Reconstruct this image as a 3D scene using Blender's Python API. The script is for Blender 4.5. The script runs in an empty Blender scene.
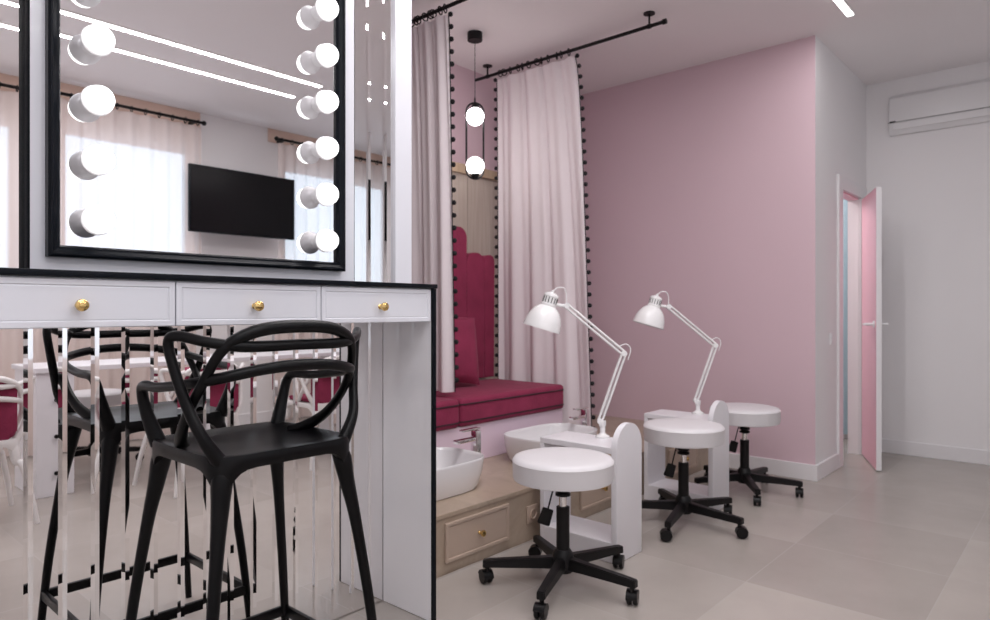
import bpy, bmesh, math, random
from mathutils import Vector, Matrix
random.seed(7)
PI = math.pi
S = bpy.context.scene
COL = S.collection

# ------------------------------------------------------------------ materials
def nt(name):
    m = bpy.data.materials.new(name); m.use_nodes = True
    return m, m.node_tree.nodes, m.node_tree.links, m.node_tree.nodes['Principled BSDF']

def mat(name, col, rough=.5, metal=0., var=.04, scale=6., bump=0., bscale=None, spec=.5, sheen=0., coat=0., stretch=(1, 1, 1)):
    m, N, L, P = nt(name)
    tc = N.new('ShaderNodeTexCoord'); mp = N.new('ShaderNodeMapping'); mp.inputs['Scale'].default_value = stretch
    L.new(tc.outputs['Object'], mp.inputs['Vector'])
    nz = N.new('ShaderNodeTexNoise'); nz.inputs['Scale'].default_value = scale; nz.inputs['Detail'].default_value = 4
    L.new(mp.outputs['Vector'], nz.inputs['Vector'])
    mx = N.new('ShaderNodeMix'); mx.data_type = 'RGBA'
    mx.inputs[6].default_value = tuple(c * (1 - var) for c in col) + (1,)
    mx.inputs[7].default_value = tuple(min(1, c * (1 + var)) for c in col) + (1,)
    L.new(nz.outputs['Fac'], mx.inputs[0]); L.new(mx.outputs[2], P.inputs['Base Color'])
    P.inputs['Roughness'].default_value = rough; P.inputs['Metallic'].default_value = metal
    P.inputs['Specular IOR Level'].default_value = spec
    if sheen: P.inputs['Sheen Weight'].default_value = sheen; P.inputs['Sheen Roughness'].default_value = .4
    if coat: P.inputs['Coat Weight'].default_value = coat; P.inputs['Coat Roughness'].default_value = .05
    if bump:
        b = N.new('ShaderNodeBump'); b.inputs['Strength'].default_value = bump; b.inputs['Distance'].default_value = .01
        n2 = N.new('ShaderNodeTexNoise'); n2.inputs['Scale'].default_value = bscale or scale * 8; n2.inputs['Detail'].default_value = 3
        L.new(mp.outputs['Vector'], n2.inputs['Vector']); L.new(n2.outputs['Fac'], b.inputs['Height'])
        L.new(b.outputs['Normal'], P.inputs['Normal'])
    return m

def emis(name, col, strength, base=(.9, .9, .9)):
    m, N, L, P = nt(name)
    P.inputs['Base Color'].default_value = base + (1,)
    P.inputs['Emission Color'].default_value = col + (1,)
    P.inputs['Emission Strength'].default_value = strength
    return m

def mirror_mat(name, col):
    m, N, L, P = nt(name)
    P.inputs['Base Color'].default_value = col + (1,); P.inputs['Metallic'].default_value = 1; P.inputs['Roughness'].default_value = 0.0
    return m

def floor_mat():
    m, N, L, P = nt('floor tile')
    tc = N.new('ShaderNodeTexCoord'); mp = N.new('ShaderNodeMapping')
    mp.inputs['Location'].default_value = (-3.385 + .62 * 10, -.455 + .62 * 10, 0)
    L.new(tc.outputs['Object'], mp.inputs['Vector'])
    br = N.new('ShaderNodeTexBrick'); br.offset = 0; br.squash = 1
    for k, v in (('Scale', 1), ('Mortar Size', .0022), ('Mortar Smooth', .1), ('Bias', 0), ('Brick Width', .62), ('Row Height', .62)):
        br.inputs[k].default_value = v
    br.inputs['Color1'].default_value = (.385, .345, .315, 1); br.inputs['Color2'].default_value = (.46, .415, .38, 1)
    br.inputs['Mortar'].default_value = (.45, .41, .38, 1)
    L.new(mp.outputs['Vector'], br.inputs['Vector'])
    nz = N.new('ShaderNodeTexNoise'); nz.inputs['Scale'].default_value = 2.6; nz.inputs['Detail'].default_value = 4; nz.inputs['Roughness'].default_value = .55
    L.new(tc.outputs['Object'], nz.inputs['Vector'])
    rp = N.new('ShaderNodeMapRange'); rp.inputs[1].default_value = .3; rp.inputs[2].default_value = .7; rp.inputs[3].default_value = .93; rp.inputs[4].default_value = 1.05
    L.new(nz.outputs['Fac'], rp.inputs[0])
    mx = N.new('ShaderNodeMix'); mx.data_type = 'RGBA'; mx.blend_type = 'MULTIPLY'; mx.inputs[0].default_value = 1
    L.new(br.outputs['Color'], mx.inputs[6]); L.new(rp.outputs[0], mx.inputs[7]); L.new(mx.outputs[2], P.inputs['Base Color'])
    r2 = N.new('ShaderNodeMapRange'); r2.inputs[3].default_value = .25; r2.inputs[4].default_value = .29
    P.inputs["Roughness"].default_value=.27
    return m

def stone_mat(name, c1, c2, rough):
    m, N, L, P = nt(name)
    tc = N.new('ShaderNodeTexCoord')
    nz = N.new('ShaderNodeTexNoise'); nz.inputs['Scale'].default_value = 4; nz.inputs['Detail'].default_value = 10; nz.inputs['Roughness'].default_value = .7; nz.inputs['Distortion'].default_value = 1.2
    L.new(tc.outputs['Object'], nz.inputs['Vector'])
    cr = N.new('ShaderNodeValToRGB'); cr.color_ramp.elements[0].position = .3; cr.color_ramp.elements[1].position = .72
    cr.color_ramp.elements[0].color = c1 + (1,); cr.color_ramp.elements[1].color = c2 + (1,)
    L.new(nz.outputs['Fac'], cr.inputs[0]); L.new(cr.outputs[0], P.inputs['Base Color'])
    P.inputs['Roughness'].default_value = rough
    return m

def wood_mat(name, c1, c2, rough, stretch):
    m, N, L, P = nt(name)
    tc = N.new('ShaderNodeTexCoord'); mp = N.new('ShaderNodeMapping'); mp.inputs['Scale'].default_value = stretch
    L.new(tc.outputs['Object'], mp.inputs['Vector'])
    nz = N.new('ShaderNodeTexNoise'); nz.inputs['Scale'].default_value = 5; nz.inputs['Detail'].default_value = 6; nz.inputs['Distortion'].default_value = .6
    L.new(mp.outputs['Vector'], nz.inputs['Vector'])
    cr = N.new('ShaderNodeValToRGB'); cr.color_ramp.elements[0].position = .3; cr.color_ramp.elements[1].position = .7
    cr.color_ramp.elements[0].color = c1 + (1,); cr.color_ramp.elements[1].color = c2 + (1,)
    L.new(nz.outputs['Fac'], cr.inputs[0]); L.new(cr.outputs[0], P.inputs['Base Color']); P.inputs['Roughness'].default_value = rough
    return m

def cloth_mat(name, col, transp, transl):
    m, N, L, P = nt(name)
    out = [n for n in N if n.type == 'OUTPUT_MATERIAL'][0]
    tc = N.new('ShaderNodeTexCoord'); nz = N.new('ShaderNodeTexNoise'); nz.inputs['Scale'].default_value = 180
    L.new(tc.outputs['Object'], nz.inputs['Vector'])
    mx = N.new('ShaderNodeMix'); mx.data_type = 'RGBA'
    mx.inputs[6].default_value = tuple(c * .95 for c in col) + (1,); mx.inputs[7].default_value = col + (1,)
    L.new(nz.outputs['Fac'], mx.inputs[0])
    d = N.new('ShaderNodeBsdfDiffuse'); t = N.new('ShaderNodeBsdfTranslucent'); tr = N.new('ShaderNodeBsdfTransparent')
    L.new(mx.outputs[2], d.inputs[0]); L.new(mx.outputs[2], t.inputs[0])
    a = N.new('ShaderNodeMixShader'); a.inputs[0].default_value = transl; L.new(d.outputs[0], a.inputs[1]); L.new(t.outputs[0], a.inputs[2])
    b = N.new('ShaderNodeMixShader'); b.inputs[0].default_value = transp; L.new(a.outputs[0], b.inputs[1]); L.new(tr.outputs[0], b.inputs[2])
    L.new(b.outputs[0], out.inputs[0])
    return m

def pane_mat(name):
    m, N, L, P = nt(name)
    out = [n for n in N if n.type == 'OUTPUT_MATERIAL'][0]
    tr = N.new('ShaderNodeBsdfTransparent'); tr.inputs[0].default_value = (.95, .98, 1, 1)
    g = N.new('ShaderNodeBsdfGlossy'); g.inputs['Roughness'].default_value = .02
    b = N.new('ShaderNodeMixShader'); b.inputs[0].default_value = .06; L.new(tr.outputs[0], b.inputs[1]); L.new(g.outputs[0], b.inputs[2])
    L.new(b.outputs[0], out.inputs[0])
    return m

M = dict(
    floor=floor_mat(),
    ceil=mat('ceiling paint', (.93, .885, .89), .75, var=.015, scale=1.5),
    white_wall=mat('white wall paint', (.87, .845, .85), .6, var=.015, scale=2, bump=.04, bscale=120),
    pink_wall=mat('pink wall paint', (.71, .53, .585), .5, var=.02, scale=2, bump=.05, bscale=140),
    front_wall=mat('window wall paint', (.87, .85, .85), .6, var=.015, scale=2),
    peach=mat('peach paint', (.78, .58, .48), .6, var=.02, scale=3),
    base=mat('white skirting', (.83, .81, .82), .35, var=.01),
    lacquer=mat('white lacquer', (.765, .77, .82), .22, var=.01, coat=.3),
    gloss_white=mat('glossy white panel', (.93, .92, .95), .12, var=.01, coat=.6),
    black=mat('black lacquer', (.004, .0055, .009), .32, var=.2, scale=20, spec=.14),
    blackmatte=mat('matte black edge', (.004, .005, .008), .6, var=.2, scale=20, spec=.08),
    stoolblack=mat('black moulded plastic', (.0025, .0024, .003), .34, var=.15, scale=10, spec=.2),
    blackmetal=mat('black powder coat', (.006, .0055, .006), .42, var=.2, scale=30, spec=.25),
    rubber=mat('black caster plastic', (.006, .0055, .006), .35, var=.2, scale=40, spec=.25),
    gold=mat('polished brass', (.78, .55, .22), .22, 1., var=.08, scale=30),
    chrome=mat('chrome', (.85, .84, .84), .08, 1., var=.03, scale=10),
    mirror=mirror_mat('bevelled mirror', (.90, .885, .885)),
    glass=mirror_mat('makeup mirror glass', (.92, .91, .92)),
    bulb=emis('lit frosted bulb', (1, .985, .98), 4.),
    globe=emis('lit opal globe', (1, .95, .95), 26.),
    led=emis('led diffuser', (1, .97, .96), 9.),
    socket=mat('white ceramic socket', (.92, .91, .92), .35, var=.02),
    stone=stone_mat('beige stone', (.36, .275, .205), (.50, .40, .315), .3),
    taupe=mat('taupe lacquer', (.50, .385, .31), .35, var=.02),
    bench=mat('pale pink lacquer', (.80, .64, .74), .3, var=.015),
    velvet=mat('burgundy velvet', (.255, .030, .075), .75, var=.28, scale=9, bump=.25, bscale=90, sheen=.08, spec=.2),
    piping=mat('dark piping', (.035, .006, .014), .6, var=.1),
    wood=wood_mat('light oak', (.37, .265, .175), (.48, .36, .25), .32, (6, 6, .6)),
    woodpanel=wood_mat('taupe oak veneer', (.40, .335, .285), (.48, .41, .355), .24, (9, 9, .5)),
    drape=cloth_mat('pale pink drape', (.90, .825, .845), 0.0, .10),
    sheer=cloth_mat('peach sheer', (.92, .79, .74), .28, .34),
    pane=pane_mat('window pane'),
    pompom=mat('black pompom yarn', (.012, .011, .013), .9, var=.4, scale=60, bump=.6, bscale=200),
    ceramic=mat('white ceramic', (.82, .80, .81), .12, var=.01, coat=.4),
    leather=mat('white leatherette', (.74, .72, .735), .42, var=.02, scale=20, bump=.05, bscale=250),
    tablewhite=mat('white laminate', (.83, .81, .84), .35, var=.01),
    lampwhite=mat('white enamel', (.86, .85, .85), .22, var=.01, coat=.3),
    whiteplastic=mat('white moulded plastic', (.84, .81, .80), .35, var=.01),
    doorpink=mat('pink door paint', (.80, .42, .50), .4, var=.02),
    tv=mat('black glossy screen', (.006, .006, .007), .2, var=.1, spec=.25),
    aircon=mat('white appliance plastic', (.80, .785, .79), .35, var=.01),
    slot=mat('grey slot', (.30, .29, .29), .6, var=.1),
    dark=mat('dark slot', (.05, .05, .05), .6, var=.1),
    blue=mat('pale blue cloth', (.42, .55, .62), .7, var=.05),
)

# ------------------------------------------------------------------ mesh helpers
def obj(name, bm, m, parent=None, smooth=True, loc=None, angle=35):
    me = bpy.data.meshes.new(name)
    bmesh.ops.recalc_face_normals(bm, faces=bm.faces)
    bm.to_mesh(me); bm.free()
    for mm in (m if isinstance(m, (list, tuple)) else [m]): me.materials.append(mm)
    if smooth:
        me.shade_smooth()
        try: me.set_sharp_from_angle(angle=math.radians(angle))
        except Exception: pass
    o = bpy.data.objects.new(name, me); COL.objects.link(o)
    if parent: o.parent = parent
    if loc: o.location = loc
    return o

def tag(o, label, cat, group=None):
    o['label'] = label; o['category'] = cat
    if group: o['group'] = group
    return o

def thing(name, label, cat, loc=(0, 0, 0), rz=0, group=None):
    o = bpy.data.objects.new(name, None); COL.objects.link(o); o.empty_display_size = .1
    o.location = loc; o.rotation_euler = (0, 0, rz)
    return tag(o, label, cat, group)

def struct(name, bm, m, smooth=False):
    o = obj(name, bm, m, None, smooth); o['kind'] = 'structure'; return o

def dup(root, loc, rz=None, label=None, group=None):
    r = root.copy(); COL.objects.link(r); r.location = loc
    if rz is not None: r.rotation_euler = (0, 0, rz)
    if label: r['label'] = label
    if group: r['group'] = group
    for ch in list(root.children):
        c = ch.copy(); COL.objects.link(c); c.parent = r
        for g in list(ch.children):
            d = g.copy(); COL.objects.link(d); d.parent = c
    return r

def box(bm, x0, x1, y0, y1, z0, z1, bev=0, seg=2):
    r = bmesh.ops.create_cube(bm, size=1)
    vs = r['verts']
    for v in vs:
        v.co = Vector((x0 + (v.co.x + .5) * (x1 - x0), y0 + (v.co.y + .5) * (y1 - y0), z0 + (v.co.z + .5) * (z1 - z0)))
    if bev:
        es = list({e for v in vs for e in v.link_edges})
        bmesh.ops.bevel(bm, geom=es, offset=bev, segments=seg, affect='EDGES', profile=.5)
    return bm

def B(*a, **k):
    return box(bmesh.new(), *a, **k)

def crom(pts, n=6, closed=False):
    P = [Vector(p) for p in pts]; out = []
    m = len(P)
    rng = range(m if closed else m - 1)
    for i in rng:
        if closed: a, b, c, d = P[(i - 1) % m], P[i], P[(i + 1) % m], P[(i + 2) % m]
        else: a, b, c, d = P[max(i - 1, 0)], P[i], P[i + 1], P[min(i + 2, m - 1)]
        for k in range(n):
            t = k / n
            out.append(.5 * ((2 * b) + (c - a) * t + (2 * a - 5 * b + 4 * c - d) * t * t + (3 * b - a - 3 * c + d) * t ** 3))
    if not closed: out.append(P[-1].copy())
    return out

def tube(bm, pts, r=None, n=10, closed=False, sub=6, flat=1.0):
    """pts: (x,y,z) or (x,y,z,r); smooth tube through them"""
    if r is not None: pts = [tuple(p[:3]) + (r,) for p in pts]
    Q = crom([Vector(p) for p in pts], sub, closed) if sub > 1 else [Vector(p) for p in pts]
    C = [Vector(q[:3]) for q in Q]; R = [max(q[3], .0003) for q in Q]
    m = len(C); rings = []
    T = []
    for i in range(m):
        a = C[(i - 1) % m] if (closed or i > 0) else C[i]; b = C[(i + 1) % m] if (closed or i < m - 1) else C[i]
        T.append((b - a).normalized())
    up = Vector((0, 0, 1)) if abs(T[0].z) < .9 else Vector((0, 1, 0))
    nrm = (up - T[0] * up.dot(T[0])).normalized()
    for i in range(m):
        nrm = (nrm - T[i] * nrm.dot(T[i]))
        if nrm.length < 1e-6: nrm = T[i].orthogonal()
        nrm.normalize(); bn = T[i].cross(nrm)
        rings.append([bm.verts.new(C[i] + (nrm * math.cos(2 * PI * k / n) * flat + bn * math.sin(2 * PI * k / n)) * R[i]) for k in range(n)])
    for i in range(m if closed else m - 1):
        A, Bq = rings[i], rings[(i + 1) % m]
        for k in range(n):
            bm.faces.new((A[k], A[(k + 1) % n], Bq[(k + 1) % n], Bq[k]))
    if not closed:
        bm.faces.new(list(reversed(rings[0]))); bm.faces.new(rings[-1])
    return bm

def lathe(bm, prof, c=(0, 0, 0), n=32, mtx=None):
    rings = []
    vs = []
    for (r, z) in prof:
        if r < 1e-6:
            v = bm.verts.new((0, 0, z)); rings.append([v]); vs.append(v)
        else:
            rg = [bm.verts.new((r * math.cos(2 * PI * k / n), r * math.sin(2 * PI * k / n), z)) for k in range(n)]
            rings.append(rg); vs += rg
    for A, Bq in zip(rings, rings[1:]):
        for k in range(n):
            k2 = (k + 1) % n
            if len(A) == 1 and len(Bq) == 1: continue
            if len(A) == 1: bm.faces.new((A[0], Bq[k2], Bq[k]))
            elif len(Bq) == 1: bm.faces.new((A[k], A[k2], Bq[0]))
            else: bm.faces.new((A[k], A[k2], Bq[k2], Bq[k]))
    for v in vs:
        if mtx is not None: v.co = mtx @ v.co
        v.co += Vector(c)
    return bm

def axis_mtx(d):
    return Vector((0, 0, 1)).rotation_difference(Vector(d).normalized()).to_matrix()

def ball(bm, c, r, n=16, sq=(1, 1, 1)):
    k = n // 2
    prof = [(r * math.sin(PI * i / k), -r * math.cos(PI * i / k)) for i in range(k + 1)]
    prof[0] = (0, -r); prof[-1] = (0, r)
    return lathe(bm, prof, c, n, Matrix.Diagonal(sq))

def prism(bm, out, axis, d0, d1, bev=0, seg=3):
    f = {'x': lambda a, b, d: (d, a, b), 'y': lambda a, b, d: (a, d, b), 'z': lambda a, b, d: (a, b, d)}[axis]
    v0 = [bm.verts.new(f(a, b, d0)) for a, b in out]; v1 = [bm.verts.new(f(a, b, d1)) for a, b in out]
    n = len(out); e = []
    F0 = bm.faces.new(v0); F1 = bm.faces.new(list(reversed(v1)))
    for i in range(n): bm.faces.new((v0[i], v1[i], v1[(i + 1) % n], v0[(i + 1) % n]))
    if bev:
        es = list(F0.edges) + list(F1.edges)
        bmesh.ops.bevel(bm, geom=es, offset=bev, segments=seg, affect='EDGES', profile=.5)
    return bm

def inset_front(bm, normal, border, recess, lip=.005):
    bm.faces.ensure_lookup_table()
    bm.normal_update()
    f = max(bm.faces, key=lambda q: q.normal.dot(Vector(normal)) * q.calc_area())
    bmesh.ops.inset_region(bm, faces=[f], thickness=border, depth=0)
    bmesh.ops.inset_region(bm, faces=[f], thickness=lip, depth=-recess)
    bmesh.ops.inset_region(bm, faces=[f], thickness=lip * .8, depth=recess * .4)
    return bm

def rrect(x0, x1, y0, y1, r, n=5):
    o = []
    for cx, cy, a in ((x1 - r, y1 - r, 0), (x0 + r, y1 - r, 90), (x0 + r, y0 + r, 180), (x1 - r, y0 + r, 270)):
        for k in range(n + 1):
            t = math.radians(a + 90 * k / n); o.append((cx + r * math.cos(t), cy + r * math.sin(t)))
    return o

# ------------------------------------------------------------------ the setting
H = 2.92
YM = 2.05            # mirrored partition plane
struct('floor', B(-1.1, 6.7, -2.3, 3.7, -.1, 0), M['floor'])
struct('ceiling', B(-1.1, 6.7, -2.3, 3.7, H, H + .1), M['ceil'])
struct('wall_back', B(-1.1, 4.8, 3.5, 3.6, 0, H), M['pink_wall'])
bm = B(4.70, 4.80, 1.37, 3.5, 0, H)
bm.normal_update()
for f in bm.faces:
    if f.normal.y < -.5 or f.normal.x > .5: f.material_index = 1
struct('wall_far', bm, [M['pink_wall'], M['white_wall']])
bm = B(4.80, 5.29, 1.37, 1.448, 0, H); box(bm, 5.785, 6.02, 1.37, 1.448, 0, H); box(bm, 5.29, 5.785, 1.37, 1.448, 1.985, H)
struct('wall_return', bm, M['white_wall'])
struct('wall_right', B(6.02, 6.12, -2.12, 1.47, 0, H), M['white_wall'])
struct('wall_left', B(-1.1, -1.0, -2.22, 3.5, 0, H), M['white_wall'])
struct('wall_partition', B(-1.0, 1.78, 2.062, 2.14, 0, H), M['white_wall'])
struct('wall_side_room', B(6.42, 6.52, 1.47, 3.6, 0, H), M['white_wall'])
bm = B(6.12, 6.42, 1.37, 1.47, 0, H); box(bm, 4.8, 6.52, 3.5, 3.6, 0, H)
struct('wall_side_room_end', bm, M['white_wall'])

WINS = [(-.55, .60, .69, 2.58), (.85, 1.45, 1.03, 2.58), (1.70, 2.75, 1.03, 2.58), (3.66, 5.12, 1.03, 2.58)]
YF = -2.12
bm = bmesh.new()
xs = [-1.0]
for (a, b, z0, z1) in WINS:
    box(bm, xs[-1], a, YF - .12, YF, 0, H)
    box(bm, a, b, YF - .12, YF, 0, z0); box(bm, a, b, YF - .12, YF, z1, H); xs.append(b)
box(bm, xs[-1], 6.12, YF - .12, YF, 0, H)
struct('wall_front', bm, M['front_wall'])
for i, (a, b, z0, z1) in enumerate(WINS):
    bm = bmesh.new(); y0, y1 = YF - .09, YF - .03; w = .05
    box(bm, a, a + w, y0, y1, z0, z1); box(bm, b - w, b, y0, y1, z0, z1); box(bm, a + w, b - w, y0, y1, z0, z0 + w); box(bm, a + w, b - w, y0, y1, z1 - w, z1)
    o = struct('window_%d' % (i + 1), bm, M['base'])
    obj('pane', B(a + w, b - w, YF - .065, YF - .06, z0 + w, z1 - w), M['pane'], o, False)
    obj('sill', B(a - .04, b + .04, YF - .02, YF + .05, z0 - .03, z0, bev=.004), M['base'], o, False)

# skirting
bh, bt = .105, .016
struct('baseboard_far', B(4.70 - bt, 4.70, 1.37 - bt, 2.045, 0, bh, bev=.003), M['base'])
struct('baseboard_return', B(4.7005, 5.185, 1.37 - bt, 1.37, 0, bh, bev=.003), M['base'])
struct('baseboard_right', B(6.02 - bt, 6.02, YF, 1.335, 0, bh, bev=.003), M['base'])
struct('baseboard_front', B(-1.0, 6.0, YF, YF + bt, 0, bh, bev=.003), M['base'])
struct('baseboard_left', B(-1.0, -1.0 + bt, YF + .02, 3.5, 0, bh, bev=.003), M['base'])
struct('baseboard_side_room', B(6.42 - bt, 6.42, 1.48, 3.48, 0, bh, bev=.003), M['base'])
# casing of the doorway: side, head and lining
bm = B(5.19, 5.29, 1.352, 1.37, 0, 2.085, bev=.003); box(bm, 5.2905, 5.96, 1.352, 1.37, 1.987, 2.085, bev=.003); box(bm, 5.787, 5.96, 1.352, 1.37, 0, 1.986, bev=.003)
struct('trim_1', bm, M['base'])
bm = B(5.2905, 5.30, 1.371, 1.447, 0, 1.984); box(bm, 5.3, 5.785, 1.371, 1.447, 1.975, 1.9845)
struct('trim_2', bm, M['doorpink'])
struct('trim_3', B(1.706, 1.79, 2.035, 2.0615, 0, H, bev=.002), M['lacquer'])
struct('trim_4', B(1.81, 4.68, 2.038, 2.048, 0, .008), M['chrome'])

# the door leaf, ajar
L_, a_ = .572, math.radians(22)
hinge = Vector((5.78, 1.348, 0))
bm = B(-L_, 0, -.034, 0, .008, 1.972, bev=.002)
bm.normal_update()
for f in bm.faces:
    if f.normal.y > .5: f.material_index = 1
door = struct('door_1', bm, [M['base'], M['doorpink']])
door.location = hinge; door.rotation_euler = (0, 0, a_)
for s in (1, -1):
    y = 0 if s > 0 else -.034
    bm = lathe(bmesh.new(), [(0, 0), (.024, 0), (.024, .008), (.01, .012), (.01, .05), (0, .05)], (-L_ + .06, y, 1.02), 16, axis_mtx((0, s, 0)))
    tube(bm, [(-L_ + .06, y + s * .045, 1.02), (-L_ + .10, y + s * .048, 1.02), (-L_ + .175, y + s * .048, 1.018)], .009, sub=3)
    obj('door_handle', bm, M['base'], door)

# ------------------------------------------------------------------ mirrored partition with V grooves
def mirror_sheet():
    bm = bmesh.new(); h = .0019; w = .0107
    prof = [(-.99, 0)]
    k = -22
    while True:
        X = YM * (.2489 + .0379 * k)
        if X > 1.69: break
        if X > -.95: prof += [(X - 2 * w, 0), (X - w, h), (X, 0)]
        k += 1
    prof.append((1.7055, 0))
    fr0 = [bm.verts.new((x, YM + y, .004)) for x, y in prof]; fr1 = [bm.verts.new((x, YM + y, H - .002)) for x, y in prof]
    for i in range(len(prof) - 1): bm.faces.new((fr0[i], fr0[i + 1], fr1[i + 1], fr1[i]))
    b = [bm.verts.new(p) for p in ((-.99, YM + .011, .004), (1.7055, YM + .011, .004), (1.7055, YM + .011, H - .002), (-.99, YM + .011, H - .002))]
    bm.faces.new(list(reversed(b)))
    bm.faces.new([b[0], b[1]] + list(reversed(fr0))); bm.faces.new(fr1 + [b[2], b[3]])
    bm.faces.new((fr0[0], fr1[0], b[3], b[0])); bm.faces.new((fr0[-1], b[1], b[2], fr1[-1]))
    return bm
o = obj('mirror_wall_panel', mirror_sheet(), M['mirror'], None, False)
tag(o, 'tall mirror of vertical bevelled strips covering the partition behind the vanity', 'mirror')

# ------------------------------------------------------------------ vanity console
VY = 1.775; VT = 1.212
van = thing('vanity_console', 'white vanity console with black edged top and brass knobbed drawers under the makeup mirror', 'vanity table', (0, 0, 0))
obj('countertop', B(-.16, 1.674, VY - .012, YM - .002, VT - .015, VT, bev=.002), M['black'], van)
bm = B(-.14, 1.655, VY + .018, VY + .034, 1.078, VT - .0155); box(bm, -.14, 1.655, VY + .035, YM - .003, 1.17, VT - .0155)
obj('apron', bm, M['lacquer'], van, False)
for x0, x1 in ((-.155, -.14), (1.656, 1.671)):
    p = obj('side_panel', B(x0, x1, VY + .004, YM - .003, .002, VT - .0155), M['gloss_white'], van, False)
    e = obj('edge_strip', B(x0 - .0005, x1 + .0012, VY - .006, VY + .0035, .002, VT - .0155), M['black'], p, False)
    e['label'] = 'black front edge'
for x0, x1 in ((-.137, .309), (.312, .754), (.757, 1.193), (1.196, 1.652)):
    bm = B(x0, x1, VY, VY + .0175, 1.079, VT - .019, bev=.0015, seg=1)
    inset_front(bm, (0, -1, 0), .017, .003, .004)
    d = obj('drawer', bm, M['lacquer'], van, False)
    xm = (x0 + x1) / 2
    bm = lathe(bmesh.new(), [(0, 0), (.0085, 0), (.0085, .003), (.0055, .006), (.0055, .013), (.0125, .019), (.0145, .025), (.0135, .031), (.008, .0345), (0, .0352)], (xm, VY + .004, 1.131), 24, axis_mtx((0, -1, 0)))
    obj('knob', bm, M['gold'], d)['label'] = 'round brass knob'

# ------------------------------------------------------------------ makeup mirror on its white board
YB = 2.007
mk = thing('makeup_mirror', 'black framed makeup mirror with columns of lit bulbs on a white board', 'mirror', (.991, YB, 1.235))
bx0, bx1 = -.501, .501
obj('backing_board', B(bx0 + .003, bx1 - .003, 0, .0425, -.02, 1.35), M['lacquer'], mk, False)
for x0, x1 in ((bx0, bx0 + .003), (bx1 - .003, bx1)):
    bm = B(x0, x1, .001, .0425, -.02, 1.35)
    for q in range(3): box(bm, x0 - .0015 if x0 < 0 else x0, x1 if x0 < 0 else x1 + .0015, .004 + q * .0128, .0125 + q * .0128, -.02, 1.35)
    obj('board_edge', bm, M['blackmatte'], mk, False)
fx0, fx1, fz0, fz1 = -.4655, .442, .0215, 1.17
fw = .031
bm = bmesh.new()
prof = [(0, -.001), (0, -.026), (.006, -.030), (.010, -.030), (.013, -.026), (.020, -.022), (.026, -.022), (.029, -.016), (fw, -.012), (fw, -.001)]
loops = []
for (d, y) in prof:
    loops.append([bm.verts.new(p) for p in ((fx0 + d, y, fz0 + d), (fx1 - d, y, fz0 + d), (fx1 - d, y, fz1 - d), (fx0 + d, y, fz1 - d))])
for A, Bq in zip(loops, loops[1:] + loops[:1]):
    for k in range(4): bm.faces.new((A[k], A[(k + 1) % 4], Bq[(k + 1) % 4], Bq[k]))
obj('frame', bm, M['black'], mk, True, angle=20)
obj('mirror_glass', B(fx0 + fw - .004, fx1 - fw + .004, -.006, -.0015, fz0 + fw - .004, fz1 - fw + .004), M['glass'], mk, False)
for sx in (-.361, .340):
    for k in range(7):
        zc = 1.355 - 1.235 + .157 * k
        mt = axis_mtx((0, -1, 0))
        bm = lathe(bmesh.new(), [(0, .0), (.0255, .0), (.026, .004), (.0255, .012), (.028, .024), (.0335, .034), (.0392, .043), (.0392, .048), (.034, .050), (0, .050)], (sx, -.0065, zc), 28, mt)
        s = obj('bulb_socket', bm, M['socket'], mk)
        pr = [(.0335, .0505)] + [(.0358 * math.sin(a), .062 - .0358 * math.cos(a)) for a in [math.radians(q) for q in (68, 80, 95, 110, 125, 140, 155, 168)]] + [(0, .0978)]
        obj('bulb', lathe(bmesh.new(), [(0, .0505)] + pr, (sx, -.0065, zc), 28, mt), M['bulb'], s)

# ------------------------------------------------------------------ moulded chairs with interlaced backs
def loop_pts(half):
    return [(-x, y, z, r) for (x, y, z, r) in reversed(half)] + [p for p in half if p[0] > 1e-6]

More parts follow.
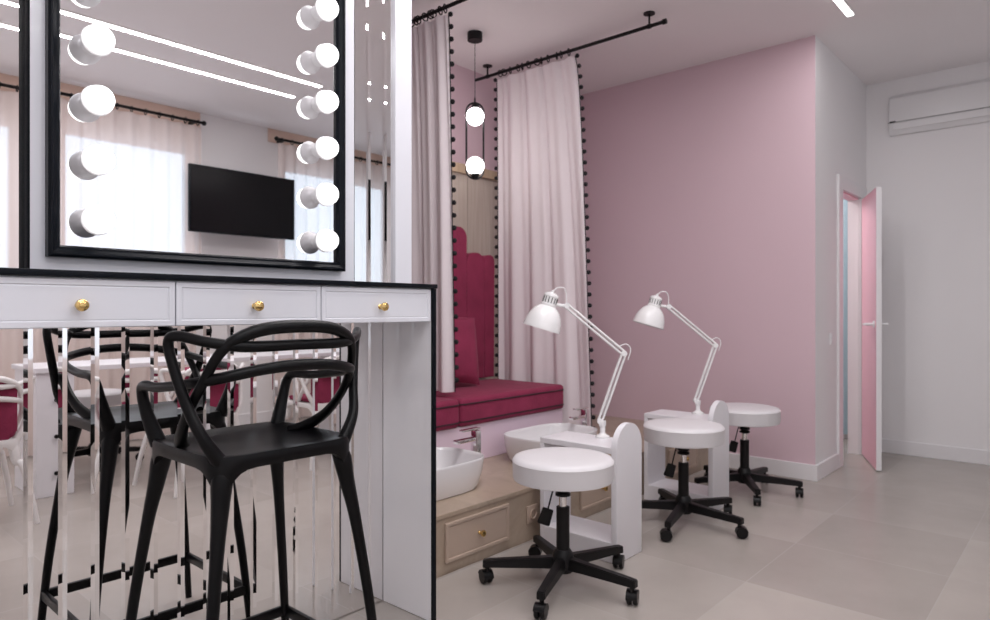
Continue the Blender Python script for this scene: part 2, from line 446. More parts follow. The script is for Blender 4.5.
def make_chair(name, label, cat, m, seat_z, footrest, cushion, loc, rz, group=None, up=1.0):
    t = thing(name, label, cat, loc, rz, group)
    dz = seat_z - .75
    # seat: superellipse shell with arched skirt
    bm = bmesh.new(); n = 64
    def se(a, s):
        c, q = math.cos(a), math.sin(a)
        e = 2 / 6.5
        return (s * .212 * math.copysign(abs(c) ** e, c), s * .212 * math.copysign(abs(q) ** e, q))
    rings = []
    def corner(a): return abs(math.sin(2 * a)) ** 3
    specs = [(.25, lambda a: .728), (.55, lambda a: .730), (.80, lambda a: .738), (.93, lambda a: .746), (.985, lambda a: .745), (1.0, lambda a: .736),
             (1.0, lambda a: .722 - .035 * corner(a)), (.985, lambda a: .712 - .060 * corner(a)), (.93, lambda a: .712 - .045 * corner(a)), (.8, lambda a: .716), (.4, lambda a: .712)]
    for s, zf in specs:
        rings.append([bm.verts.new(se(2 * PI * k / n, s) + (zf(2 * PI * k / n) + dz,)) for k in range(n)])
    for A, Bq in zip(rings, rings[1:]):
        for k in range(n): bm.faces.new((A[k], A[(k + 1) % n], Bq[(k + 1) % n], Bq[k]))
    bm.faces.new(rings[0]); bm.faces.new(list(reversed(rings[-1])))
    obj('seat', bm, m, t, angle=60)
    for sx in (-1, 1):
        for sy in (-1, 1):
            zt = .735 + dz
            k = zt
            pts = [(sx * .168, sy * .168, zt - .022, .022), (sx * .177, sy * .177, zt - .05, .0262), (sx * .186, sy * .186, zt - .11, .0218), (sx * .205, sy * .205, zt * .70, .0162),
                   (sx * .236, sy * .232, zt * .38, .0140), (sx * .262, sy * .252, .0, .0122)]
            obj('leg', tube(bmesh.new(), pts, n=14, sub=6), m, t)
    r = .0125
    low = [(0, -.238, .968 + dz, .0145), (.10, -.232, .962 + dz, .014), (.195, -.19, .942 + dz, .0135), (.228, -.08, .922 + dz, r), (.234, .06, .905 + dz, r), (.230, .155, .902 + dz, .0135),
           (.224, .186, .882 + dz, .0145), (.210, .192, .82 + dz, .017), (.182, .180, .728 + dz, .023)]
    mid = [(0, -.232, 1.022 + dz, .0135), (.14, -.224, 1.022 + dz, .0135), (.215, -.185, 1.034 + dz, r), (.264, -.13, 1.05 + dz, r), (.276, -.108, 1.035 + dz, r), (.268, -.112, .98 + dz, r), (.246, -.135, .88 + dz, .0135),
           (.222, -.165, .80 + dz, .015), (.176, -.176, .722 + dz, .02)]
    top = [(0, -.236, 1.071 + dz, .0165), (.10, -.232, 1.064 + dz, .0160), (.165, -.218, 1.038 + dz, .0145), (.196, -.196, 1.00 + dz, r), (.217, -.155, .925 + dz, r), (.224, -.10, .855 + dz, r), (.213, -.035, .790 + dz, .0145), (.186, .03, .748 + dz, .0165), (.16, .07, .735 + dz, .014)]
    for h in (low, mid, top):
        h = [(x, y, seat_z + (z - seat_z) * up, q) for x, y, z, q in h]
        obj('back_rail', tube(bmesh.new(), loop_pts(h), n=12, sub=8), m, t)
    if footrest:
        z = .165; q = .2505; qy = .2435
        bm = bmesh.new()
        for a, b in (((-q, -qy), (q, -qy)), ((q, -qy), (q, qy)), ((q, qy), (-q, qy)), ((-q, qy), (-q, -qy))):
            if a[1] == b[1]: box(bm, min(a[0], b[0]), max(a[0], b[0]), a[1] - .008, a[1] + .008, z - .016, z + .016, bev=.004)
            else: box(bm, a[0] - .008, a[0] + .008, min(a[1], b[1]), max(a[1], b[1]), z - .016, z + .016, bev=.004)
        obj('footrest', bm, m, t)
    if cushion:
        bm = prism(bmesh.new(), rrect(-.185, .185, .745 + dz, 1.06 + dz, .04), 'y', -.205, -.13, bev=.022, seg=3)
        obj('back_cushion', bm, M['velvet'], t)['label'] = 'burgundy padded back cushion'
        bm = B(-.17, .17, -.125, .19, .742 + dz, .775 + dz, bev=.012)
        obj('seat_pad', bm, M['velvet'], t)['label'] = 'burgundy seat pad'
    return t

stool = make_chair('bar_stool', 'black bar stool with interlaced looping back tucked under the white vanity', 'bar stool', M['stoolblack'], .783, True, False, (.925, 1.697, 0), 0, None, .925)
stool.scale = (.955, .96, 1)

wc = make_chair('armchair', 'white looped armchair with burgundy cushion, leftmost reflected in the mirror strips', 'chair', M['whiteplastic'], .455, False, True, (.79, -.30, 0), PI)
dup(wc, (1.98, -.27, 0), PI * .97, 'white looped armchair with burgundy cushion, reflected in the mirror behind the black stool', None)
dup(wc, (2.93, -.24, 0), PI, 'white looped armchair with burgundy cushion, reflected seen through the back of the black stool', None)
dup(wc, (3.52, -.24, 0), PI, 'white looped armchair with burgundy cushion, rightmost reflected beside the console side panel', None)

# white desk opposite the mirror (seen as a reflection)
dk = thing('manicure_desk', 'long white manicure desk with drawer unit reflected under the console', 'desk', (1.17, -1.08, 0))
obj('desktop', B(0, 2.5, 0, .52, .745, .775, bev=.003), M['tablewhite'], dk, False)
for x0 in (.01, 2.27):
    c = obj('drawer_unit', B(x0, x0 + .20, .04, .50, .0, .7445, bev=.003), M['tablewhite'], dk, False)
    for z in (.14, .36, .58):
        bm = lathe(bmesh.new(), [(0, 0), (.006, 0), (.006, .012), (.013, .018), (.012, .026), (0, .029)], (x0 + .10, .5, z), 16, axis_mtx((0, 1, 0)))
        obj('knob', bm, M['blackmetal'], c)['label'] = 'small black knob'

# ------------------------------------------------------------------ podium, bench, cushions
pod = thing('podium', 'low beige stone podium with taupe drawers under the burgundy bench', 'podium', (1.80, 2.05, 0))
bm = B(0, 2.899, .006, 1.449, .0, .238); 
obj('body', bm, M['stone'], pod, False)
obj('top_slab', B(-.0, 2.899, 0, 1.449, .2385, .26, bev=.003), M['stone'], pod, False)
for x0 in (.19, 1.19, 2.19):
    bm = B(x0, x0 + .41, -.008, .0055, .05, .217, bev=.002, seg=1)
    inset_front(bm, (0, -1, 0), .016, .006, .005)
    d = obj('drawer', bm, M['taupe'], pod, False); d['label'] = 'taupe framed drawer front'
    bm = lathe(bmesh.new(), [(0, 0), (.008, 0), (.008, .003), (.0055, .006), (.0055, .012), (.0125, .018), (.0145, .024), (.013, .030), (0, .034)], (x0 + .205, -.006, .133), 20, axis_mtx((0, -1, 0)))
    obj('knob', bm, M['gold'], d)['label'] = 'round brass knob'
so = thing('power_socket', 'beige power socket on the podium front beside the brass knobbed drawer', 'socket', (2.579, 2.0555, .128))
obj('plate', B(-.04, .04, -.010, 0, -.042, .042, bev=.003), M['taupe'], so)
obj('insert', lathe(bmesh.new(), [(0, .001), (.018, .001), (.021, .007), (.023, .007), (.023, 0), (0, 0)], (0, -.010, 0), 24, axis_mtx((0, -1, 0))), M['taupe'], so)

bn = obj('bench_base', B(1.80, 3.645, 2.64, 3.354, .2605, .468, bev=.003), M['bench'], None, False)
tag(bn, 'pale pink bench base standing on the beige podium under burgundy cushions', 'bench')

def cushion(x0, x1, label):
    t = thing('seat_cushion', label, 'cushion', ((x0 + x1) / 2, 2.93, .4685))
    w = (x1 - x0) / 2
    bm = B(-w, w, -.315, .312, 0, .16, bev=.024, seg=5)
    for v in bm.verts:
        if v.co.z > .12: v.co.z += .014 * (1 - (v.co.x / w) ** 2) * (1 - ((v.co.y + .03) / .3) ** 2)
    obj('pad', bm, M['velvet'], t)
    for z in (.127, .030):
        o = [(a, b, z) for a, b in rrect(-w - .001, w + .001, -.317, .314, .03, 4)]
        obj('piping', tube(bmesh.new(), o, .0045, n=6, closed=True, sub=1), M['piping'], t)
    return t
cushion(2.665, 3.635, 'large burgundy velvet seat cushion in front of the burgundy back panels')
cushion(1.805, 2.655, 'burgundy velvet seat cushion cut off by the vanity edge')

# wooden back panel with ledge
wp = thing('wood_back_panel', 'tall oak veneered panel with ledge behind the burgundy back cushions', 'wall panel', (1.8, 3.355, 0))
obj('panel_board', B(0, 1.684, .006, .144, .2605, 2.085), M['woodpanel'], wp, False)
obj('panel_board', B(1.688, 2.02, .006, .144, .2605, 2.085), M['woodpanel'], wp, False)
obj('ledge', B(-.0, 2.03, -.03, .144, 2.0855, 2.15, bev=.003), M['wood'], wp, False)

hs = [(2.810, 1.40, .18), (2.995, 1.515, .18), (3.178, 1.69, .18), (3.361, 1.522, .177), (3.541, 1.514, .105)]
lb = ['lowest burgundy upholstered back panel beside the left curtain', 'burgundy upholstered back panel left of the tallest one', 'tallest burgundy upholstered back panel with a rounded top',
      'shorter burgundy back panel just right of the tallest one', 'burgundy back panel at the right end beside the grey curtain']
for (x, zt, wd), l in zip(hs, lb):
    out = [q for q in rrect(x + .002, x + wd + .002, .2, zt, min(.075, wd * .45), 10) if q[1] > .5] + [(x + .002, .638), (x + wd + .002, .638)]
    bm = prism(bmesh.new(), out, 'y', 3.248, 3.352, bev=.008, seg=3)
    bp = obj('back_panel', bm, M['velvet'], None)
    tag(bp, l, 'back cushion', 'upholstered back panels of the bench')

# leaning pillow
bm = bmesh.new(); n = 20; half = .225
gv = [[[None] * (n + 1) for _ in range(n + 1)] for _ in range(2)]
for sgn in (0, 1):
    for i in range(n + 1):
        for j in range(n + 1):
            u, v = -1 + 2 * i / n, -1 + 2 * j / n
            th = .075 * (max(0, 1 - abs(u) ** 3) * max(0, 1 - abs(v) ** 3)) ** .5
            pinch = 1 - .06 * (1 - abs(u * v))
            edge = i in (0, n) or j in (0, n)
            if sgn and edge: gv[1][i][j] = gv[0][i][j]; continue
            gv[sgn][i][j] = bm.verts.new((u * half * (1 - .05 * (1 - v * v)), (th if sgn else -th), v * half * (1 - .05 * (1 - u * u))))
for sgn in (0, 1):
    for i in range(n):
        for j in range(n):
            g = gv[sgn]; bm.faces.new((g[i][j], g[i + 1][j], g[i + 1][j + 1], g[i][j + 1]))
pl = obj('throw_pillow', bm, M['velvet'], None)
pl.location = (3.005, 3.055, .876); pl.rotation_euler = (math.radians(-14), math.radians(6), math.radians(-8))
tag(pl, 'burgundy square throw pillow leaning on the back panels beside the curtain', 'pillow')

# ------------------------------------------------------------------ basins and taps
def basin(x, label):
    bm = bmesh.new(); n = 56
    def se(a, s, ax=.30, ay=.195):
        c, q = math.cos(a), math.sin(a); e = 2 / 3.6
        return (s * ax * math.copysign(abs(c) ** e, c), s * ay * math.copysign(abs(q) ** e, q))
    rings = [[bm.verts.new(se(2 * PI * k / n, s) + (z,)) for k in range(n)] for s, z in ((.80, 0), (.85, .003), (.885, .02), (.95, .08), (.985, .142), (.985, .149), (.975, .152), (.96, .150), (.945, .135), (.89, .06), (.82, .028), (.7, .02), (.3, .017))]
    for A, Bq in zip(rings, rings[1:]):
        for k in range(n): bm.faces.new((A[k], A[(k + 1) % n], Bq[(k + 1) % n], Bq[k]))
    bm.faces.new(list(reversed(rings[0]))); bm.faces.new(rings[-1])
    t = thing('wash_basin', label, 'basin', (x, 2.372, .2605))
    obj('bowl', bm, M['ceramic'], t, angle=50)
    obj('drain', lathe(bmesh.new(), [(0, .0175), (.022, .0175), (.024, .0195), (.02, .022), (0, .022)], (0, 0, 0), 20), M['chrome'], t)
    return t
basin(2.165, 'white rounded foot basin on the podium, cut off by the console edge')
basin(3.165, 'white rounded foot basin on the podium behind the nearest lamp table')
def tap(x, label):
    t = thing('basin_tap', label, 'tap', (x, 2.40, .2605))
    obj('body', B(-.019, .019, -.019, .019, 0, .235, bev=.003), M['chrome'], t)
    obj('spout', B(-.15, -.0195, -.017, .017, .185, .203, bev=.003), M['chrome'], t)
    obj('lever', B(-.11, .019, -.016, .016, .2405, .250, bev=.003), M['chrome'], t)
    return t
tap(2.552, 'square chrome tap beside the basin next to the console')
tap(3.552, 'square chrome tap behind the nearest white desk lamp')

# ------------------------------------------------------------------ side tables with rounded end panel
def side_table(x, label):
    t = thing('side_table', label, 'table', (x, 1.57, 0))
    w = .11
    obj('table_top', B(-w, w, .0285, .425, .482, .51, bev=.003), M['tablewhite'], t, False)
    out = [(-w, .001), (w, .001)] + [(w * math.cos(a), .50 + w * math.sin(a)) for a in [PI * k / 20 for k in range(21)]]
    obj('end_panel', prism(bmesh.new(), out, 'y', 0, .028, bev=.003, seg=2), M['tablewhite'], t)
    obj('leg_panel', B(-w, w, .400, .425, .001, .4815, bev=.002), M['tablewhite'], t, False)
    obj('base_rail', B(-w, w, .0285, .3995, .001, .09, bev=.003), M['tablewhite'], t, False)
    return t
side_table(2.68, 'white side table with rounded end panel beside the nearest round stool')
side_table(3.68, 'white side table with rounded end panel between the two farther round stools')

# ------------------------------------------------------------------ architect lamps
def desk_lamp(loc, label):
    t = thing('desk_lamp', label, 'lamp', loc)
    ax = Vector((.6644, -.7474, 0)); nrm = Vector((.7474, .6644, 0))
    def P(a, z, o=0): return ax * a + Vector((0, 0, z)) + nrm * o
    bm = lathe(bmesh.new(), [(0, 0), (.034, 0), (.034, .008), (.018, .016), (.013, .024), (.012, .06), (0, .062)], (0, 0, .0005), 24)
    box(bm, -.017, .017, -.011, .011, .052, .082, bev=.004)
    obj('clamp_base', bm, M['lampwhite'], t)
    piv, elb, sh = (-.012, .078), (.102, .402), (-.172, .630)
    def arm(p, q, name):
        d = Vector((q[0] - p[0], q[1] - p[1])).normalized(); nn = Vector((-d.y, d.x))
        bm = bmesh.new()
        for off in (-.009, .009):
            for o in (-.006, .006):
                A = P(p[0] + nn.x * off, p[1] + nn.y * off, o); Bq = P(q[0] + nn.x * off, q[1] + nn.y * off, o)
                tube(bm, [A, Bq], .0052, n=8, sub=1)
        a_ = obj(name, bm, M['lampwhite'], t)
        # springs near the root of the arm
        L = (Vector(q) - Vector(p)).length; pts = []
        for k in range(70):
            s = .03 + .13 * k / 69; ang = k * 1.25
            c = Vector(p) + d * s + nn * math.cos(ang) * .0045
            pts.append(P(c.x, c.y, math.sin(ang) * .0045))
        obj('spring', tube(bmesh.new(), pts, .0011, n=5, sub=1), M['lampwhite'], a_)
    arm(piv, elb, 'lower_arm'); arm(elb, sh, 'upper_arm')
    for (a, z), nm in ((elb, 'elbow_joint'), (sh, 'shoulder_joint'), (piv, 'pivot_joint')):
        bm = lathe(bmesh.new(), [(0, -.014), (.014, -.014), (.014, .014), (0, .014)], P(a, z), 18, axis_mtx(nrm))
        box_ = prism(bm, [], 'y', 0, 0) if False else bm
        obj(nm, bm, M['lampwhite'], t)
    # cable loops at elbow and head
    bm = tube(bmesh.new(), [P(elb[0] - .03, elb[1] + .03), P(elb[0] + .01, elb[1] + .045), P(elb[0] + .032, elb[1] + .02), P(elb[0] + .02, elb[1] - .03)], .0025, n=6)
    hd = Vector((12, 39.5)).normalized(); hn = Vector((hd.y, -hd.x))
    rim = Vector((-.292, .522))
    cap = rim + hd * .19
    tube(bm, [P(sh[0], sh[1] + .01), P(sh[0] - .002, sh[1] + .06), P(cap.x + .05, cap.y + .012), P(cap.x + .02, cap.y + .012), P(cap.x, cap.y - .004)], .0025, n=6)
    obj('cable', bm, M['lampwhite'], t)
    mt = axis_mtx(P(hd.x, hd.y))
    R = .090
    outp = [(R + .002, -.002), (R + .002, .002)] + [(R * math.cos(a) + .0, .004 + .118 * math.sin(a)) for a in [math.radians(q) for q in (4, 16, 30, 44, 56, 66, 72)]]
    inp = [(r - .003, z - .002) for r, z in reversed(outp[2:])]
    hdm = lathe(bmesh.new(), outp + [(0, .119)], P(rim.x, rim.y), 40, mt)
    lathe(hdm, [(R + .002, -.002)] + list(reversed(inp)) + [(0, .114)], P(rim.x, rim.y), 40, mt)
    sd = obj('lamp_shade', hdm, M['lampwhite'], t, angle=50)
    nk = [(0, .110), (.038, .110), (.038, .122)]
    nk += [(.034, .124), (.034, .158), (.036, .160), (.033, .170), (.018, .178), (.008, .180), (.007, .19), (0, .191)]
    o = obj('socket_housing', lathe(bmesh.new(), nk, P(rim.x, rim.y), 32, mt), M['lampwhite'], t)
    bm = bmesh.new()
    for k in range(14):
        a = 2 * PI * k / 14
        v = mt @ Vector((.0342 * math.cos(a), .0342 * math.sin(a), .127)) + P(rim.x, rim.y); w = mt @ Vector((.0342 * math.cos(a), .0342 * math.sin(a), .155)) + P(rim.x, rim.y)
        tube(bm, [v, w], .002, n=5, sub=1)
    obj('vent_slot', bm, M['dark'], o)
    c0 = rim + hd * .13 + hn * .03
    obj('bracket', tube(bmesh.new(), [P(c0.x, c0.y), P((c0.x + sh[0]) / 2, (c0.y + sh[1]) / 2 - .002), P(*sh)], .008, n=8, sub=3), M['lampwhite'], t)
    bb = rim + hd * .055
    obj('bulb', ball(bmesh.new(), P(bb.x, bb.y), .028, 16), M['socket'], t)
    return t
desk_lamp((2.757, 1.762, .51), 'white articulated desk lamp on the nearest rounded side table')
desk_lamp((3.752, 1.742, .51), 'white articulated desk lamp on the farther side table, against the pink wall')

# ------------------------------------------------------------------ rolling stools
def make_task_stool(label, loc, base_deg):
    t = thing('rolling_stool', label, 'stool', loc)
    zt = .527; R = .205
    obj('seat', lathe(bmesh.new(), [(0, zt - .097), (R - .02, zt - .097), (R - .004, zt - .092), (R, zt - .08), (R, zt - .022), (R + .0015, zt - .018), (R - .001, zt - .014), (R - .008, zt - .005), (R - .03, zt), (.1, zt + .003), (0, zt + .004)], n=56), M['leather'], t, angle=50)
    obj('seat_plate', lathe(bmesh.new(), [(0, zt - .0975), (.07, zt - .0975), (.07, zt - .103), (.025, zt - .106), (0, zt - .106)], n=24), M['blackmetal'], t)
    col = [(0, .13), (.027, .13), (.027, .32), (.024, .322), (0, .322)]
    obj('gas_column', lathe(bmesh.new(), col, n=24), M['blackmetal'], t)
    obj('chrome_rod', lathe(bmesh.new(), [(0, .321), (.016, .321), (.016, .40), (0, .40)], n=20), M['chrome'], t)['label'] = 'chrome piston rod'
    zz = .362; pr = [(0, zz)]
    for k in range(3): pr += [(.018, zz), (.031, zz + .005), (.031, zz + .014), (.020, zz + .019)]; zz += .020
    pr += [(.024, zz), (.024, .424), (0, .424)]
    obj('bellows', lathe(bmesh.new(), pr, n=24), M['rubber'], t)
    obj('hub', lathe(bmesh.new(), [(0, .06), (.04, .06), (.043, .085), (.045, .115), (.040, .135), (.030, .150), (0, .150)], n=24), M['blackmetal'], t)
    # height lever hanging on its rod
    d = Vector((-.6644, .7474, 0))
    bm = tube(bmesh.new(), [d * .02 + Vector((0, 0, .415)), d * .035 + Vector((0, 0, .405)), d * .060 + Vector((0, 0, .312))], .0035, n=6, sub=4)
    lv = obj('height_lever', bm, M['rubber'], t)
    bm = bmesh.new()
    Q = prism(bm, rrect(-.026, .026, -.034, .034, .006, 3), 'y', -.006, .006, bev=.003, seg=1)
    rot = Matrix.Rotation(math.radians(-18), 3, Vector((0, 1, 0))); yaw = Matrix.Rotation(math.radians(131.6), 3, 'Z')
    for v in bm.verts:
        v.co = yaw @ (rot @ Vector((v.co.x * (1 - .12 * (v.co.z > 0)), v.co.y, v.co.z))) + d * .070 + Vector((0, 0, .280))
    obj('lever_paddle', bm, M['rubber'], lv)
    for k in range(5):
        a = math.radians(base_deg + 72 * k); ca, sa = math.cos(a), math.sin(a); RM = Matrix.Rotation(a, 3, 'Z')
        bm = bmesh.new()
        rings = []
        for (x, w, z0, z1) in ((.02, .021, .072, .122), (.10, .0195, .074, .116), (.30, .0165, .072, .103), (.326, .0165, .070, .100)):
            rings.append([bm.verts.new(RM @ Vector(p)) for p in ((x, -w, z0), (x, w, z0), (x, w * .9, z1), (x, -w * .9, z1))])
        for A, Bq in zip(rings, rings[1:]):
            for q in range(4): bm.faces.new((A[q], A[(q + 1) % 4], Bq[(q + 1) % 4], Bq[q]))
        bm.faces.new(rings[0]); bm.faces.new(rings[-1])
        bmesh.ops.bevel(bm, geom=list(bm.edges), offset=.003, segments=2, affect='EDGES')
        lg = obj('leg', bm, M['blackmetal'], t, angle=50)
        bm = lathe(bmesh.new(), [(0, .04), (.009, .04), (.009, .074), (0, .074)], RM @ Vector((.308, 0, 0)), 12)
        sw = math.radians(random.choice((20, 70, 120, 200, 300)))
        W = Matrix.Rotation(sw, 3, 'Z'); c = RM @ Vector((.308, 0, 0)) + W @ Vector((.012, 0, 0))
        for s in (-1, 1):
            lathe(bm, [(0, 0), (.018, 0), (.026, .002), (.028, .006), (.028, .014), (.024, .018), (0, .019)], c + W @ Vector((0, s * .003, 0)) + Vector((0, 0, .0285)), 24, axis_mtx(W @ Vector((0, s, 0))))
        pts = [(.030 * math.cos(q), .030 * math.sin(q) + .0285) for q in [math.radians(z) for z in range(15, 186, 17)]]
        out = pts + [(p[0] * .8, (p[1] - .0285) * .8 + .0285) for p in reversed(pts)]
        hb = bmesh.new(); prism(hb, out, 'y', -.0215, .0215)
        for v in hb.verts: v.co = W @ v.co + c
        me = bpy.data.meshes.new('tmp'); hb.to_mesh(me); hb.free(); bm.from_mesh(me); bpy.data.meshes.remove(me)
        obj('caster', bm, M['rubber'], lg)
    return t
make_task_stool('white round rolling stool nearest the black edged console', (2.236, 1.618, 0), 57.5)
make_task_stool('white round rolling stool between the two rounded side tables', (3.30, 1.612, 0), 49)
make_task_stool('white round rolling stool farthest away, by the pink wall corner', (4.125, 1.612, 0), 70)
make_task_stool('white round rolling stool behind the long desk, reflected in the mirror strips', (1.74, -1.36, 0), 30)

# ------------------------------------------------------------------ curtains on rods
def rod(x, y0, y1, label):
    t = thing('curtain_rod', label, 'curtain rod', (x, 0, 2.84))
    obj('rail', tube(bmesh.new(), [(0, y0, 0), (0, y1, 0)], .011, n=14, sub=1), M['blackmetal'], t)
    obj('finial', lathe(bmesh.new(), [(0, 0), (.016, 0), (.016, .022), (0, .024)], (0, y0, 0), 18, axis_mtx((0, -1, 0))), M['blackmetal'], t)
    for y in (y0 + .09, y1 - .12):
        bm = lathe(bmesh.new(), [(0, .0795), (.035, .0795), (.035, .0735), (.006, .072), (.006, .01), (0, .01)], (0, y, 0), 20)
        lathe(bm, [(0, -.01), (.015, -.01), (.015, .01), (0, .01)], (0, y, 0), 18, axis_mtx((0, 1, 0)))
        obj('bracket', bm, M['blackmetal'], t)
    return t

ring_me = None
def curtain_x(x, ya, yb, yc, yd, z0, label, m, rd, edges, seed):
    """hanging in a plane of constant X; top runs ya..yb, bottom yc..yd"""
    rnd = random.Random(seed)
    z1 = 2.80; nu, nv = 140, 24; folds = 4
    ph = rnd.random() * 6
    def pt(u, v):
        ys = ya + (yb - ya) * u; ye = yc + (yd - yc) * u
        k = v ** .62
        y = ys + (ye - ys) * k
        amp = .010 + .022 * v ** 1.3
        a = u * folds * 2 * PI + ph + .5 * math.sin(3 * u + 2 * v)
        return Vector((amp * math.sin(a) * (1 - .75 * max(0, (u - .8) / .2) ** 2) + .008 * math.sin(2.3 * a + v * 2), y + .012 * math.cos(a), z1 + (z0 - z1) * v))
    bm = bmesh.new()
    g = [[bm.verts.new(pt(i / nu, j / nv)) for j in range(nv + 1)] for i in range(nu + 1)]
    for i in range(nu):
        for j in range(nv): bm.faces.new((g[i][j], g[i + 1][j], g[i + 1][j + 1], g[i][j + 1]))
    c = obj('curtain', bm, m, None, angle=180); c.location = (x, 0, 0)
    tag(c, label, 'curtain')
    global ring_me
    for k in range(12):
        u = (k + .5) / 12
        p = pt(u, 0)
        bm = bmesh.new()
        pts = [(.022 * math.cos(q), 0, .022 * math.sin(q)) for q in [2 * PI * i / 16 for i in range(16)]]
        tube(bm, pts, .0042, n=6, closed=True, sub=1)
        o = obj('ring', bm, M['blackmetal'], rd); o.location = (0, p.y, -.006); o.rotation_euler = (0, 0, rnd.uniform(-.5, .5))
    pm = bpy.data.meshes.new('pompom')
    pb = ball(bmesh.new(), (0, 0, 0), .0145, 12); pb.to_mesh(pm); pb.free(); pm.shade_smooth(); pm.materials.append(M['pompom'])
    for u, sgn in edges:
        pts = [pt(u, j / 40) + Vector((0, sgn * .004, 0)) for j in range(41)]
        tr = obj('edge_trim', tube(bmesh.new(), pts, .003, n=5, sub=1), M['pompom'], c)
        tr['label'] = 'black pompom braid'
        nP = int((2.80 - z0) / .071)
        for k in range(nP):
            v = (k + .02) / nP
            o = bpy.data.objects.new('pompom', pm); COL.objects.link(o); o.parent = tr
            o.location = pt(u, v) + Vector((0, sgn * .019, 0))
    return c
r1 = rod(2.68, 1.95, 3.465, 'black ceiling mounted curtain rod nearest the mirrored partition, cut by the top edge')
r2 = rod(3.68, 1.93, 3.465, 'black ceiling mounted curtain rod running out over the stools')
curtain_x(2.68, 2.745, 3.25, 2.705, 3.14, .655, 'pale pink curtain with black pompom edge hanging to the seat beside the mirrored partition', M['drape'], r1, [(0, -1)], 1)
curtain_x(3.69, 2.585, 3.262, 2.425, 3.25, .29, 'grey pink curtain edged with black pompoms behind the nearest desk lamp', M['drape'], r2, [(0, -1), (1, 1)], 5)

# ------------------------------------------------------------------ pendant
pd = thing('pendant_lamp', 'black oval loop pendant lamp with two lit white globes between the curtains', 'lamp', (3.19, 3.01, H))
obj('canopy', lathe(bmesh.new(), [(0, -.0005), (.049, -.0005), (.049, -.05), (.046, -.053), (0, -.053)], n=32), M['blackmetal'], pd)
obj('cord', tube(bmesh.new(), [(0, 0, -.05), (0, 0, -.445)], .0022, n=6, sub=1), M['blackmetal'], pd)
obj('stem', lathe(bmesh.new(), [(0, -.455), (.006, -.455), (.005, -.42), (0, -.42)], n=12), M['blackmetal'], pd)
D_ = Vector((.78, -.62, 0)).normalized()
pts = []
for k in range(17):
    a = PI * k / 16; pts.append(D_ * (.056 * math.cos(a)) + Vector((0, 0, -.512 + .056 * math.sin(a))))
for k in range(17):
    a = PI + PI * k / 16; pts.append(D_ * (.056 * math.cos(a)) + Vector((0, 0, -.892 + .056 * math.sin(a))))
obj('loop_frame', tube(bmesh.new(), pts, .0065, n=10, closed=True, sub=1), M['blackmetal'], pd)
for z, q in ((-.546, 1), (-.866, -1)):
    obj('globe', ball(bmesh.new(), (-.004, -.006, z), .0575, 28), M['globe'], pd)
    bm = lathe(bmesh.new(), [(0, q * .088), (.012, q * .088), (.024, q * .070), (.030, q * .0525), (.026, q * .050), (0, q * .050)], (-.003, -.005, z), 20)
    obj('globe_holder', bm, M['blackmetal'], pd)

# ------------------------------------------------------------------ ceiling lights
def linear(x0, x1, y, label):
    t = thing('linear_light', label, 'light', ((x0 + x1) / 2, y, H))
    w = (x1 - x0) / 2
    obj('housing', B(-w - .004, w + .004, -.026, .026, -.006, -.0005), M['base'], t, False)
    obj('diffuser', B(-w, w, -.018, .018, -.010, -.0062), M['led'], t, False)
linear(1.25, 4.51, 1.113, 'white linear ceiling light ending near the pink wall corner')
linear(-.6, 3.12, -.64, 'linear ceiling light in the mirror, farther from the reflected windows')
linear(-.6, 3.12, -1.04, 'linear ceiling light in the mirror, nearer the reflected windows')

# ------------------------------------------------------------------ window side: rods, sheers, television
def window_rod(x0, x1, label):
    t = thing('window_curtain_rod', label, 'curtain rod', (0, YF + .13, 2.80))
    obj('rail', tube(bmesh.new(), [(x0, 0, 0), (x1, 0, 0)], .013, n=12, sub=1), M['blackmetal'], t)
    for x, s in ((x0, -1), (x1, 1)): obj('finial', ball(bmesh.new(), (x, 0, 0), .022, 12), M['blackmetal'], t)
    obj('backing_board', B(x0 - .02, x1 + .02, -.129, -.118, -.012, .119), M['peach'], t, False)
    for x in (x0 + .08, (x0 + x1) / 2, x1 - .08): obj('bracket', B(x - .012, x + .012, -.117, .0, -.012, .012), M['blackmetal'], t, False)
    n = int((x1 - x0) / .11)
    for k in range(n):
        x = x0 + (x1 - x0) * (k + .5) / n
        o = obj('ring', tube(bmesh.new(), [(0, .024 * math.cos(q), .024 * math.sin(q) - .008) for q in [2 * PI * i / 12 for i in range(12)]], .0045, n=5, closed=True, sub=1), M['blackmetal'], t)
        o.location = (x, 0, 0)
def sheer(x0, x1, label):
    bm = bmesh.new(); nu = int((x1 - x0) * 90); nv = 6
    g = [[None] * (nv + 1) for _ in range(nu + 1)]
    for i in range(nu + 1):
        x = x0 + (x1 - x0) * i / nu
        for j in range(nv + 1):
            v = j / nv
            y = .022 * math.sin((x - x0) * 48 + .8 * math.sin(x * 7)) * (1 + .3 * v)
            g[i][j] = bm.verts.new((x, y, 2.762 - 2.742 * v))
    for i in range(nu):
        for j in range(nv): bm.faces.new((g[i][j], g[i + 1][j], g[i + 1][j + 1], g[i][j + 1]))
    c = obj('sheer_curtain', bm, M['sheer'], None, angle=180); c.location = (0, YF + .13, 0)
    tag(c, label, 'curtain')
window_rod(-.75, 2.80, 'black curtain rod left of the television, seen in the makeup mirror')
window_rod(3.52, 5.35, 'black curtain rod right of the television, seen in the mirror')
sheer(-.72, .95, 'peach sheer curtain over the low silled window opposite the vanity')
sheer(.97, 2.78, 'peach sheer curtain left of the black television in the mirror')
sheer(3.54, 5.33, 'peach sheer curtain right of the black television in the mirror')
tv = thing('television', 'black flat wall television between the windows, reflected in the makeup mirror', 'television', (3.125, -1.86, 2.10))
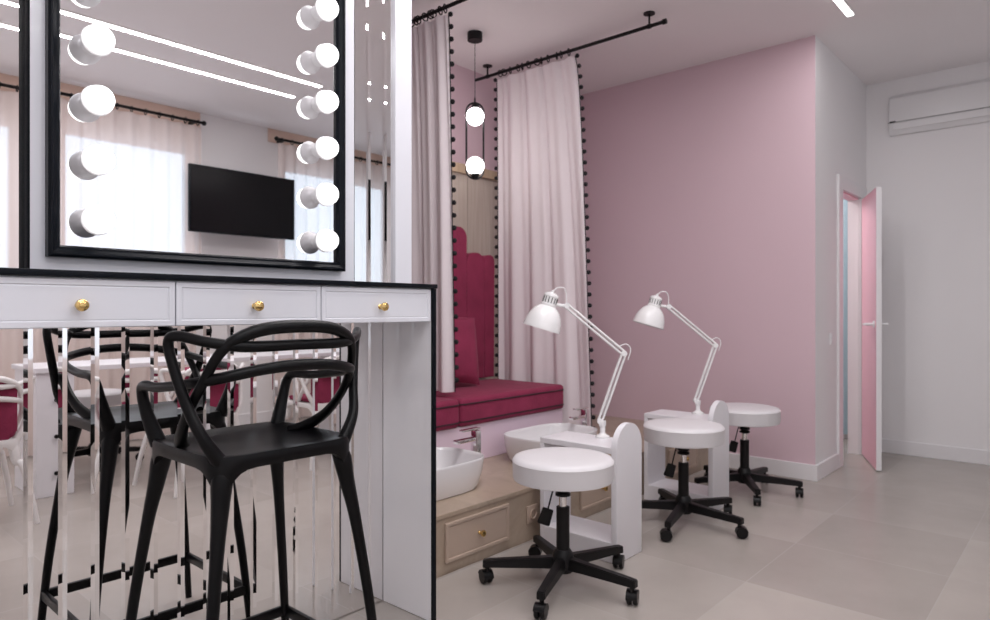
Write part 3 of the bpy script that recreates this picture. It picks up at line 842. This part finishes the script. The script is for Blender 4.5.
obj('casing', B(-.515, .515, -.035, 0, -.295, .295, bev=.006), M['black'], tv)
obj('screen', B(-.503, .503, .0005, .002, -.282, .284), M['tv'], tv, False)
obj('wall_bracket', B(-.12, .12, -.259, -.0355, -.12, .12, bev=.004), M['blackmetal'], tv, False)

# ------------------------------------------------------------------ right side: air conditioner, switch, side room
ac = thing('air_conditioner', 'white wall mounted air conditioner high on the right wall', 'air conditioner', (6.02, .78, 2.62))
out = [(-.0001, -.14), (-.0001, .17), (-.02, .17), (-.05, .14), (-.055, -.04), (-.045, -.11), (-.03, -.14)]
bm = prism(bmesh.new(), out, 'y', -.42, .42, bev=.006, seg=2)
obj('housing', bm, M['aircon'], ac)
obj('mounting_plate', B(-.012, .003, -.38, .38, -.10, .12), M['chrome'], ac, False)
obj('air_slot', B(-.0572, -.0553, -.41, .425, -.050, -.043), M['slot'], ac, False)
obj('louver', B(-.058, -.050, -.39, .39, -.105, -.06), M['aircon'], ac, False).rotation_euler = (0, 0, 0)
obj('badge', B(-.0578, -.0565, .375, .415, -.050, -.036), M['dark'], ac, False)
sw = thing('light_switch', 'small white light switch on the white wall left of the doorway', 'switch', (5.055, 1.3695, .92))
obj('plate', B(-.04, .04, -.008, 0, -.04, .04, bev=.002), M['base'], sw)
obj('rocker', B(-.026, .026, -.012, -.0085, -.026, .026, bev=.0015), M['base'], sw)
bm = bmesh.new(); n = 40
g = [[bm.verts.new((6.36 + .018 * math.sin(i * 1.1), 1.535 + .8 * i / n, z)) for z in (.05, .8, 1.6, 2.5)] for i in range(n + 1)]
for i in range(n):
    for j in range(3): bm.faces.new((g[i][j], g[i + 1][j], g[i + 1][j + 1], g[i][j + 1]))
bc = obj('blue_curtain', bm, M['blue'], None, angle=180)
tag(bc, 'pale blue strip of cloth seen through the open pink door', 'curtain')

# ------------------------------------------------------------------ light
def area(name, loc, rot, sx, sy, e, col):
    l = bpy.data.lights.new(name, 'AREA'); l.shape = 'RECTANGLE'; l.size = sx; l.size_y = sy; l.energy = e; l.color = col
    o = bpy.data.objects.new(name, l); COL.objects.link(o); o.location = loc; o.rotation_euler = rot
    return o
DAY = (.74, .88, 1.0)
for i, (a, b, z0, z1) in enumerate(WINS):
    area('window_daylight', ((a + b) / 2, YF - .16, (z0 + z1) / 2), (PI / 2, 0, PI), b - a, z1 - z0, 12.5 * (b - a) * (z1 - z0), DAY).rotation_euler = (-PI / 2, 0, 0) if False else (PI / 2, 0, 0)
for (x0, x1, y) in ((1.25, 4.51, 1.113), (-.6, 3.12, -.64), (-.6, 3.12, -1.04)):
    area('linear_lamp', ((x0 + x1) / 2, y, H - .0115), (0, 0, 0), x1 - x0, .036, 34 if y > 0 else 30, (1, .975, .985))
area('unseen_ceiling_fill', (.35, .38, H - .02), (0, 0, 0), 1.8, .6, 34, (.92, .95, 1))  # added fill light without a fixture, kept out of camera and mirror view
area('unseen_ceiling_fill', (2.15, 1.55, H - .02), (0, 0, 0), 1.3, .6, 36, (1, .965, .98))  # second added fill, no fixture, evens out the alcove and pink wall
pl_ = bpy.data.lights.new('side_room_fill', 'POINT'); pl_.energy = 50; pl_.shadow_soft_size = .15  # unseen point fill added to brighten the room behind the doorway
o = bpy.data.objects.new('side_room_fill', pl_); COL.objects.link(o); o.location = (5.5, 2.4, 2.5)

w = bpy.data.worlds.new('world'); S.world = w; w.use_nodes = True
w.node_tree.nodes['Background'].inputs[0].default_value = (.82, .91, 1, 1); w.node_tree.nodes['Background'].inputs[1].default_value = 1.0

# ------------------------------------------------------------------ camera
cd = bpy.data.cameras.new('camera'); cam = bpy.data.objects.new('camera', cd); COL.objects.link(cam)
cam.location = (0, 0, 1.12)
cam.rotation_euler = (PI / 2, 0, -math.atan2(.7474, .6644))
cd.sensor_width = 36; cd.lens = 675 / 990 * 36
cd.clip_start = .02
cd.dof.use_dof = True; cd.dof.focus_distance = 1.95; cd.dof.aperture_fstop = 4.0
S.camera = cam
S.view_settings.view_transform = 'Standard'
S.view_settings.exposure = -.95
